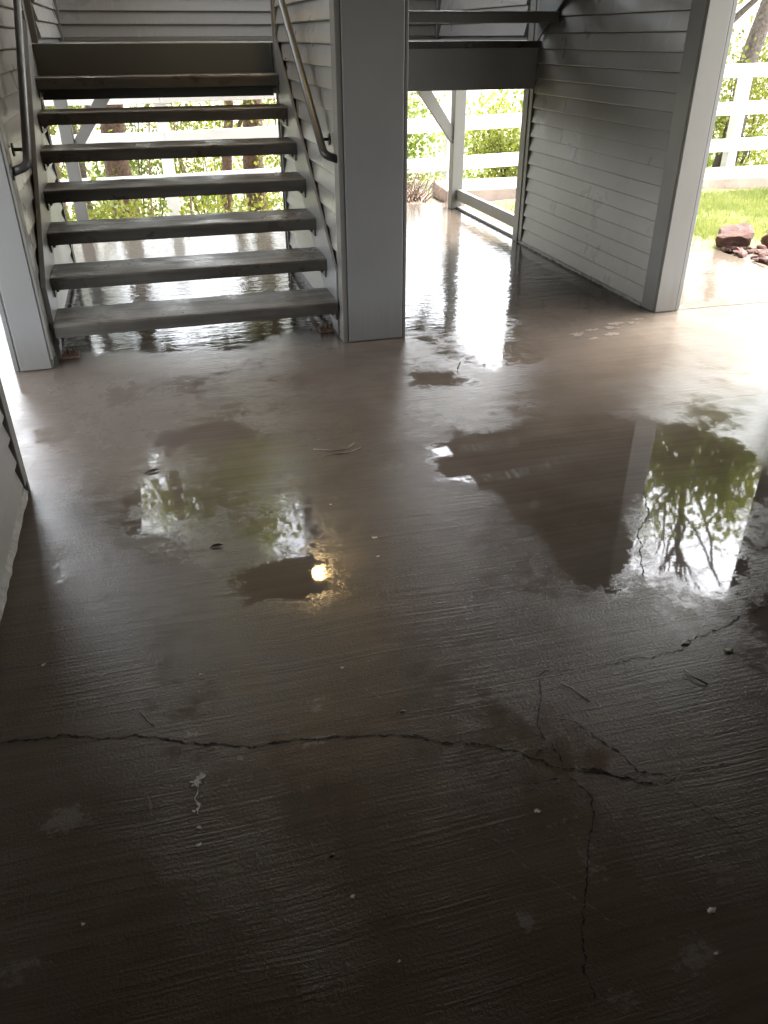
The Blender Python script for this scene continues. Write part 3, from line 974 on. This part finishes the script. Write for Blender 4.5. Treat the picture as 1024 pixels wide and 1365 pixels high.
L1, L2 = M['leaf1'], M['leaf2']
tree('broadleaf_tree', 'thick red-barked tree behind the fence, left of the white post', 'tree', -.35, 11.6, -.1, 8.5, .19, 2.2, 5.6, 150, 60, .12, L1, M['bark'], (.1, .3))
tree('broadleaf_tree', 'thin dark-stemmed sapling just left of the red-barked tree', 'tree', -.72, 11.3, -.1, 5.0, .075, 1.4, 3.2, 40, 45, .10, L2, M['bark_grey'], (-.2, .2))
tree('broadleaf_tree', 'red-brown tree right of the white post behind the stairs', 'tree', 1.42, 11.8, -.1, 8.0, .17, 2.1, 5.6, 130, 60, .12, L1, M['bark'], (.3, .2))
tree('broadleaf_tree', 'leaning slim tree beside the white post behind the stairs', 'tree', .92, 11.4, -.1, 5.0, .085, 1.3, 3.6, 30, 45, .10, L2, M['bark'], (.5, .2))
tree('broadleaf_tree', 'tree with arching bare branch beyond the lawn fence', 'tree', 9.6, 13.2, 0, 8.0, .19, 3.2, 4.2, 110, 60, .13, L1, M['bark_grey'], (-.6, -.2), 12)
tree('broadleaf_tree', 'tall pale green tree mirrored in the right puddle', 'tree', 8.3, 10.9, 0, 9.5, .15, 1.7, 5.2, 150, 60, .12, L1, M['bark_grey'], (.3, -.5), 11, bare=16)
tree('broadleaf_tree', 'young tree rising above the fence at the far right', 'tree', 12.2, 12.4, 0, 7.0, .14, 2.4, 4.4, 70, 60, .13, L2, M['bark_grey'], (-.3, 0), 9)

def shrub(label, x, y, z, rx, ry, h, ncl, per, size, leaf, name='shrub'):
    T = tag(empty(name), label, 'shrub', 'shrubs along the fence')
    h += (z - terr(x, y)) * .8
    z = terr(x, y)
    paths, cs, sg = [], [], []
    for k in range(9):
        e = (x + random.uniform(-1, 1) * rx, y + random.uniform(-1, 1) * ry, z + h * random.uniform(.55, 1))
        p = wander((x + random.uniform(-.1, .1) * rx, y, z), e, 5, .06)
        paths.append((p, [.016 * (1 - .75 * q / 5) for q in range(6)]))
        cs += [tuple(p[q]) for q in (3, 4, 5)]
        sg += [.16, .16, .14]
    multi_tubes('stems', paths, M['bark_grey'], T, 5)
    for k in range(ncl):
        cs.append((x + random.gauss(0, .5) * rx, y + random.gauss(0, .5) * ry, z + h * random.uniform(.05, 1.0)))
        sg.append(random.uniform(.08, .22))
    leaves_mesh('foliage', cs, sg, per, size, leaf, T)
    return T
SH = [('yellow-green shrub behind the fence at the left end of the stairs', -1.5, 10.7, .9, .5, 1.9, L1),
      ('leafy shrub seen under the stairs left of the white post', -.2, 12.3, 1.0, .5, 2.0, L2),
      ('bright shrub seen under the stairs right of the white post', .9, 12.6, .9, .5, 1.7, L1),
      ('low shrub seen under the stairs beside the centre wall', 2.1, 11.2, .7, .5, 1.4, L1),
      ('broad-leaved shrub filling the left half of the passage view', 2.95, 10.6, .7, .4, 1.0, L2),
      ('yellow-green shrub filling the right half of the passage view', 4.9, 10.9, .8, .5, .85, L1),
      ('dense shrub behind the fence just right of the pier', 7.0, 10.8, .9, .5, 1.5, L2),
      ('shrub behind the fence post beside the lawn', 8.6, 11.0, 1.0, .5, 1.7, L1),
      ('shrub behind the fence at the far right', 10.6, 11.0, 1.2, .6, 1.8, L2),
      ('shrub behind the fence far left beyond the pier', -3.6, 10.8, 1.2, .6, 1.9, L1)]
for lb, x, y, rx, ry, h, lf in SH:
    shrub(lb, x, y, -.05, rx, ry, h, 34, 60, .062, lf)

def undergrowth():
    T = tag(empty('ground_cover'), 'low tangled green ground cover under the trees behind the fence', 'plants', kind='stuff')
    cs, sg = [], []
    for k in range(270):
        x = random.uniform(-6, 2.35) if k < 200 else random.uniform(2.9, 12)
        y = random.uniform(8.75, 11.8) if k < 200 else random.uniform(10.2, 12.5)
        cs.append((x, y, terr(x, y) + random.uniform(.02, .40)))
        sg.append(random.uniform(.08, .18))
    o = leaves_mesh('ground_cover', cs, sg, 50, .06, M['leaf1'], None)
    bpy.data.objects.remove(T)
    tag(o, 'low tangled green ground cover under the trees behind the fence', 'plants', kind='stuff')
undergrowth()
cs = [(random.uniform(-9, 14), random.uniform(12.8, 16), 0) for _ in range(420)]
cs = [(x, y, terr(x, y) + random.uniform(.1, 2.1)) for x, y, _ in cs]
tag(leaves_mesh('thicket', cs, .24, 60, .085, M['leaf2'], None), 'mass of pale green thicket far down the slope behind the fence', 'thicket', kind='stuff')
# dry twiggy bush beside the end of the raised walk
T = tag(empty('dry_bush'), 'leafless tangle of dry twigs at the end of the raised walk', 'bush')
paths = []
for k in range(46):
    a = (2.75 + random.uniform(-.12, .12), 8.62 + random.uniform(-.1, .1), -.04)
    an = random.uniform(0, 6.28); rr = random.uniform(.1, .36)
    e = (a[0] + math.cos(an) * rr, a[1] + math.sin(an) * rr * .8, random.uniform(.08, .42))
    paths.append((wander(a, e, 5, .05), [.006 * (1 - .7 * q / 5) for q in range(6)]))
multi_tubes('twigs', paths, M['twig'], T, 4)
cs = [(2.55 + random.uniform(-.12, .12), 8.8 + random.uniform(-.1, .1), .25 + random.uniform(-.1, .15)) for _ in range(8)]
tag(leaves_mesh('leaf_sprigs', cs, .06, 12, .06, L1, T), kind='stuff')

# thin bare saplings seen between the treads
for k, (x, y, h) in enumerate(((-.05, 10.6, 1.7), (.55, 10.9, 1.9), (1.75, 10.8, 1.8), (2.15, 10.5, 1.5), (-1.0, 10.5, 1.6))):
    LB = ('bare sapling in front of the thick red-barked tree', 'bare sapling close to the white post behind the treads', 'forked bare sapling right of the red-brown tree',
          'bare sapling nearest the centre wall, seen between treads', 'bare sapling at the far left behind the landing post')[k]
    T = tag(empty('bare_sapling'), LB, 'sapling', 'bare saplings behind the stairs')
    pp = wander((x, y, terr(x, y)), (x + random.uniform(-.3, .3), y, h), 6, .05)
    paths = [(pp, [.018 * (1 - .7 * q / 6) for q in range(7)])]
    for q in range(7):
        s = pp[random.randint(1, 5)]
        e = s + Vector((random.uniform(-.5, .5), random.uniform(-.2, .2), random.uniform(.15, .5)))
        paths.append((wander(s, e, 4, .04), [.008 * (1 - .7 * w_ / 4) for w_ in range(5)]))
    multi_tubes('stem', paths, M['twig'], T, 5)

# grass: countless blades
def grass():
    n = 52000
    x = rng.uniform(3.3, 11, n); y = rng.uniform(5.8, 8.05, n)
    x = np.where(rng.random(n) < .6, rng.uniform(4.6, 8.2, n), x)
    keep = rng.random(n) < np.clip((y - 5.75) * 2.2 + vnoise(x, y, 3, 21) - .4, .05, 1)
    x, y = x[keep], y[keep]; n = len(x)
    h = rng.uniform(.035, .085, n); a = rng.uniform(0, 6.28, n); wd = rng.uniform(.003, .006, n)
    lx, ly = rng.normal(0, .025, n), rng.normal(0, .025, n)
    z0 = np.full(n, -.03)
    V = np.stack([np.stack([x + np.cos(a) * wd, y + np.sin(a) * wd, z0], 1), np.stack([x - np.cos(a) * wd, y - np.sin(a) * wd, z0], 1),
                  np.stack([x + lx, y + ly, z0 + h], 1)], 1).reshape(-1, 3)
    me = bpy.data.meshes.new('grass')
    me.vertices.add(3 * n); me.vertices.foreach_set('co', V.ravel())
    me.loops.add(3 * n); me.loops.foreach_set('vertex_index', np.arange(3 * n, dtype=np.int32))
    me.polygons.add(n)
    me.polygons.foreach_set('loop_start', np.arange(0, 3 * n, 3, dtype=np.int32))
    me.polygons.foreach_set('loop_total', np.full(n, 3, dtype=np.int32))
    me.update(calc_edges=True)
    me.materials.append(M['grass'])
    o = bpy.data.objects.new('grass', me); COL.objects.link(o)
    tag(o, 'short bright green lawn grass between gravel and raised walk', 'grass', kind='stuff')
grass()

# ------------------------------------------------------------------ rocks
def rock_mesh(name, r, seed, sub=3, rough=.3, sq=(1, 1, .8)):
    import bmesh
    bm = bmesh.new()
    bmesh.ops.create_icosphere(bm, subdivisions=sub, radius=1.0)
    rr = np.random.default_rng(seed)
    planes = rr.normal(size=(9, 3)); planes /= np.linalg.norm(planes, axis=1)[:, None]
    offs = rr.uniform(.42, .82, 9)
    for v in bm.verts:
        p = np.array(v.co)
        for pl, of in zip(planes, offs):
            d = p @ pl
            if d > of:
                p = p - pl * (d - of) * .97
        p *= 1 + rr.normal() * rough * .12
        v.co = Vector(p * np.array(sq) * r)
    me = bpy.data.meshes.new(name)
    bm.to_mesh(me); bm.free()
    return me
def place(name, me, mat, loc, rz=0, label=None, cat=None, group=None):
    if not me.materials:
        me.materials.append(mat)
    o = bpy.data.objects.new(name, me)
    o.location = loc
    o.rotation_euler = (random.uniform(-.3, .3), random.uniform(-.3, .3), rz)
    COL.objects.link(o)
    return tag(o, label, cat, group)
place('boulder', rock_mesh('boulder', .19, 3, 3, .5, (1.15, .8, .68)), M['rock'], (4.62, 5.72, .05), .3, 'large angular red-brown boulder at the corner of the wet slab', 'boulder')
place('rock', rock_mesh('rock', .12, 5, 3, .35, (1.2, .8, .6)), M['rock'], (4.92, 5.62, .03), 1.3, 'second largest reddish rock, just right of the angular boulder', 'rock')
place('rock', rock_mesh('rock', .08, 9, 2, .35, (1.2, .8, .7)), M['rock'], (5.12, 5.60, .02), .3, 'small flat reddish rock at the right end of the rock row', 'rock')
pm = [rock_mesh('gravel_stone', .035, 30 + k, 2, .3, (1.1, .85, .65)) for k in range(5)]
for me in pm:
    me.materials.append(M['pebble'] if random.random() < .6 else M['rock'])
for k in range(110):
    y = random.uniform(4.7, 5.68)
    x = 4.46 + abs(random.gauss(0, .16)) + (5.68 - y) * .02
    o = place('gravel_stone', pm[k % 5], M['pebble'], (x, y, .004), random.uniform(0, 6), 'small pinkish stone in the gravel strip along the wet slab', 'stone', 'gravel strip stones')
    s = random.choice((.5, .7, .9, 1.1, 1.3, 1.7))
    o.scale = (s, s, s)

# ------------------------------------------------------------------ marks and debris on the floor
def splat(name, x, y, r, seed, mat, z=.0022, spikes=7, rag=.5, elong=1.0, rot=0.0):
    """flat ragged mark: an irregular outline with a few loose crumbs beside it, one mesh"""
    rr = random.Random(seed)
    V, F = [], []
    blobs = [(0, 0, 1.0)] + [(rr.uniform(-1.5, 1.5), rr.uniform(-1.1, 1.1), rr.uniform(.12, .4)) for _ in range(5 if r > .012 else 0)]
    for bx, by, bs in blobs:
        n = 34 if bs == 1.0 else 9
        ph = [rr.uniform(0, 6.28) for _ in range(5)]
        base = len(V)
        V.append((bx, by))
        for k in range(n):
            a = 2 * math.pi * k / n
            q = 1 + rag * (.42 * math.sin(2 * a + ph[0]) + .34 * math.sin(3 * a + ph[1]) + .28 * math.sin(5 * a + ph[2]) + .2 * math.sin(9 * a + ph[3])) + rag * rr.uniform(-.25, .25)
            q = max(.15, q) * bs
            V.append((bx + q * math.cos(a), by + q * math.sin(a)))
        F += [(base, base + k + 1, base + (k + 1) % n + 1) for k in range(n)]
    W3 = []
    for i, (u, v) in enumerate(V):
        dx, dy = u * r * elong * .75, v * r * .75
        W3.append((x + dx * math.cos(rot) - dy * math.sin(rot), y + dx * math.sin(rot) + dy * math.cos(rot), z + i * 2e-6))
    return mesh_obj(name, W3, F, mat, floor)
splat('paint_fleck', -.085, 1.335, .017, 4, M['chalk'], rag=.95, spikes=5)
ribbon('paint_fleck', [(-.083, 1.33), (-.090, 1.29), (-.092, 1.235)], .004, M['chalk'], floor, z=.0024)
for x, y, r in ((-.096, 1.159, .006), (-.092, 1.205, .005), (-.10, 1.25, .004), (.589, 2.235, .009), (.57, 2.12, .005), (.646, 1.039, .007), (.881, .727, .008),
                (.196, .952, .005), (.835, .65, .004), (-.05, 1.70, .005), (.33, 1.62, .004), (-.47, 1.86, .006), (.49, 2.5, .005), (-.33, 1.04, .004), (.25, .80, .003), (1.0, .62, .004)):
    splat('paint_fleck', x, y, r, int(x * 1000) % 97, M['chalk'], rag=.5, elong=1.3)
for pts in ([(-.21, 1.60), (-.185, 1.545)], [(-.46, 3.72), (-.42, 3.60)], [(.02, 1.11), (.03, 1.06)], [(.09, 1.10), (.095, 1.05)], [(.14, 1.10), (.145, 1.06)], [(-.20, 1.33), (-.19, 1.26)]):
    ribbon('scratch', pts, .004, M['scuff'], floor, z=.002, rag=.0005)

def twig(label, pts, r, mat):
    o = tube('twig', [(p[0], p[1], r + .001 + (p[2] if len(p) > 2 else 0)) for p in pts], r, mat, None, 5)
    return tag(o, label, 'twig', 'bits of straw and twig on the floor')
twig('pale straw lying beside the short upright crack on the right', [(.885, 1.40), (.905, 1.37), (.925, 1.315)], .0013, M['straw'])
twig('tiny forked twig on the wet floor below the pale pebble', [(1.235, 1.35), (1.24, 1.31, .006), (1.262, 1.285)], .0026, M['straw'])
twig('thin curved straw on the floor in front of the column', [(.52, 2.97), (.60, 2.93), (.66, 2.94), (.70, 2.98)], .002, M['straw'])
twig('straight straw below the curved one in front of the column', [(.55, 2.90), (.66, 2.90), (.72, 2.93)], .0018, M['straw'])
twig('short pale straw crossing the floor near the left foreground crack', [(-.215, 1.605), (-.195, 1.565), (-.18, 1.54)], .0014, M['straw'])
twig('short twig standing at the edge of the small oval puddle', [(1.43, 3.68), (1.46, 3.72, .02)], .004, M['deadleaf'])
def leaf(label, x, y, L, rz):
    V = [(0, 0, .003), (.3 * L, .14 * L, .008), (.7 * L, .13 * L, .010), (L, 0, .006), (.7 * L, -.13 * L, .009), (.3 * L, -.14 * L, .007), (.5 * L, 0, .004)]
    F = [(0, 6, 1), (1, 6, 2), (2, 6, 3), (3, 6, 4), (4, 6, 5), (5, 6, 0)]
    o = mesh_obj('fallen_leaf', V, F, M['deadleaf'], None, (x, y, 0))
    o.rotation_euler = (0, 0, rz)
    md = o.modifiers.new('thick', 'SOLIDIFY'); md.thickness = .0012
    return tag(o, label, 'leaf', 'dead leaves on the floor')
leaf('small dark dead leaf on the drier floor left of centre', -.175, 2.945, .06, .2)
leaf('small dark dead leaf in the green reflection', .03, 2.33, .045, 0)
def pebble(label, x, y, r, seed, mat):
    me = rock_mesh('pebble', r, seed, 2, .2, (1.6, 1.0, .34))
    return place('pebble', me, mat, (x, y, r * .22), .2, label, 'pebble', 'pebbles on the floor')
pebble('smooth pale pebble on the long right-hand crack', 1.303, 1.449, .013, 51, M['stone_w'])
pebble('flat tan pebble right of the smooth pale one', 1.402, 1.386, .014, 52, M['straw'])
pebble('tiny white pebble in the dark right foreground', .881, .727, .007, 53, M['stone_w'])
pebble('dark grit at the end of the slanted pale crack', .444, 1.418, .007, 54, M['deadleaf'])
pebble('dark grit pebble in the middle foreground', .177, 1.055, .006, 55, M['deadleaf'])
# paint chips fallen at the foot of the right pier
ch = [(2.30, 4.02), (2.42, 4.07), (2.55, 4.08), (2.62, 4.14), (2.72, 4.13), (2.50, 3.97), (2.36, 3.93), (2.80, 4.18)]
for k, (x, y) in enumerate(ch):
    splat('paint_chip', x, y, random.uniform(.018, .034), 60 + k, M['scuff'], spikes=3, rag=.6, elong=1.8, rot=random.uniform(-.3, .3))
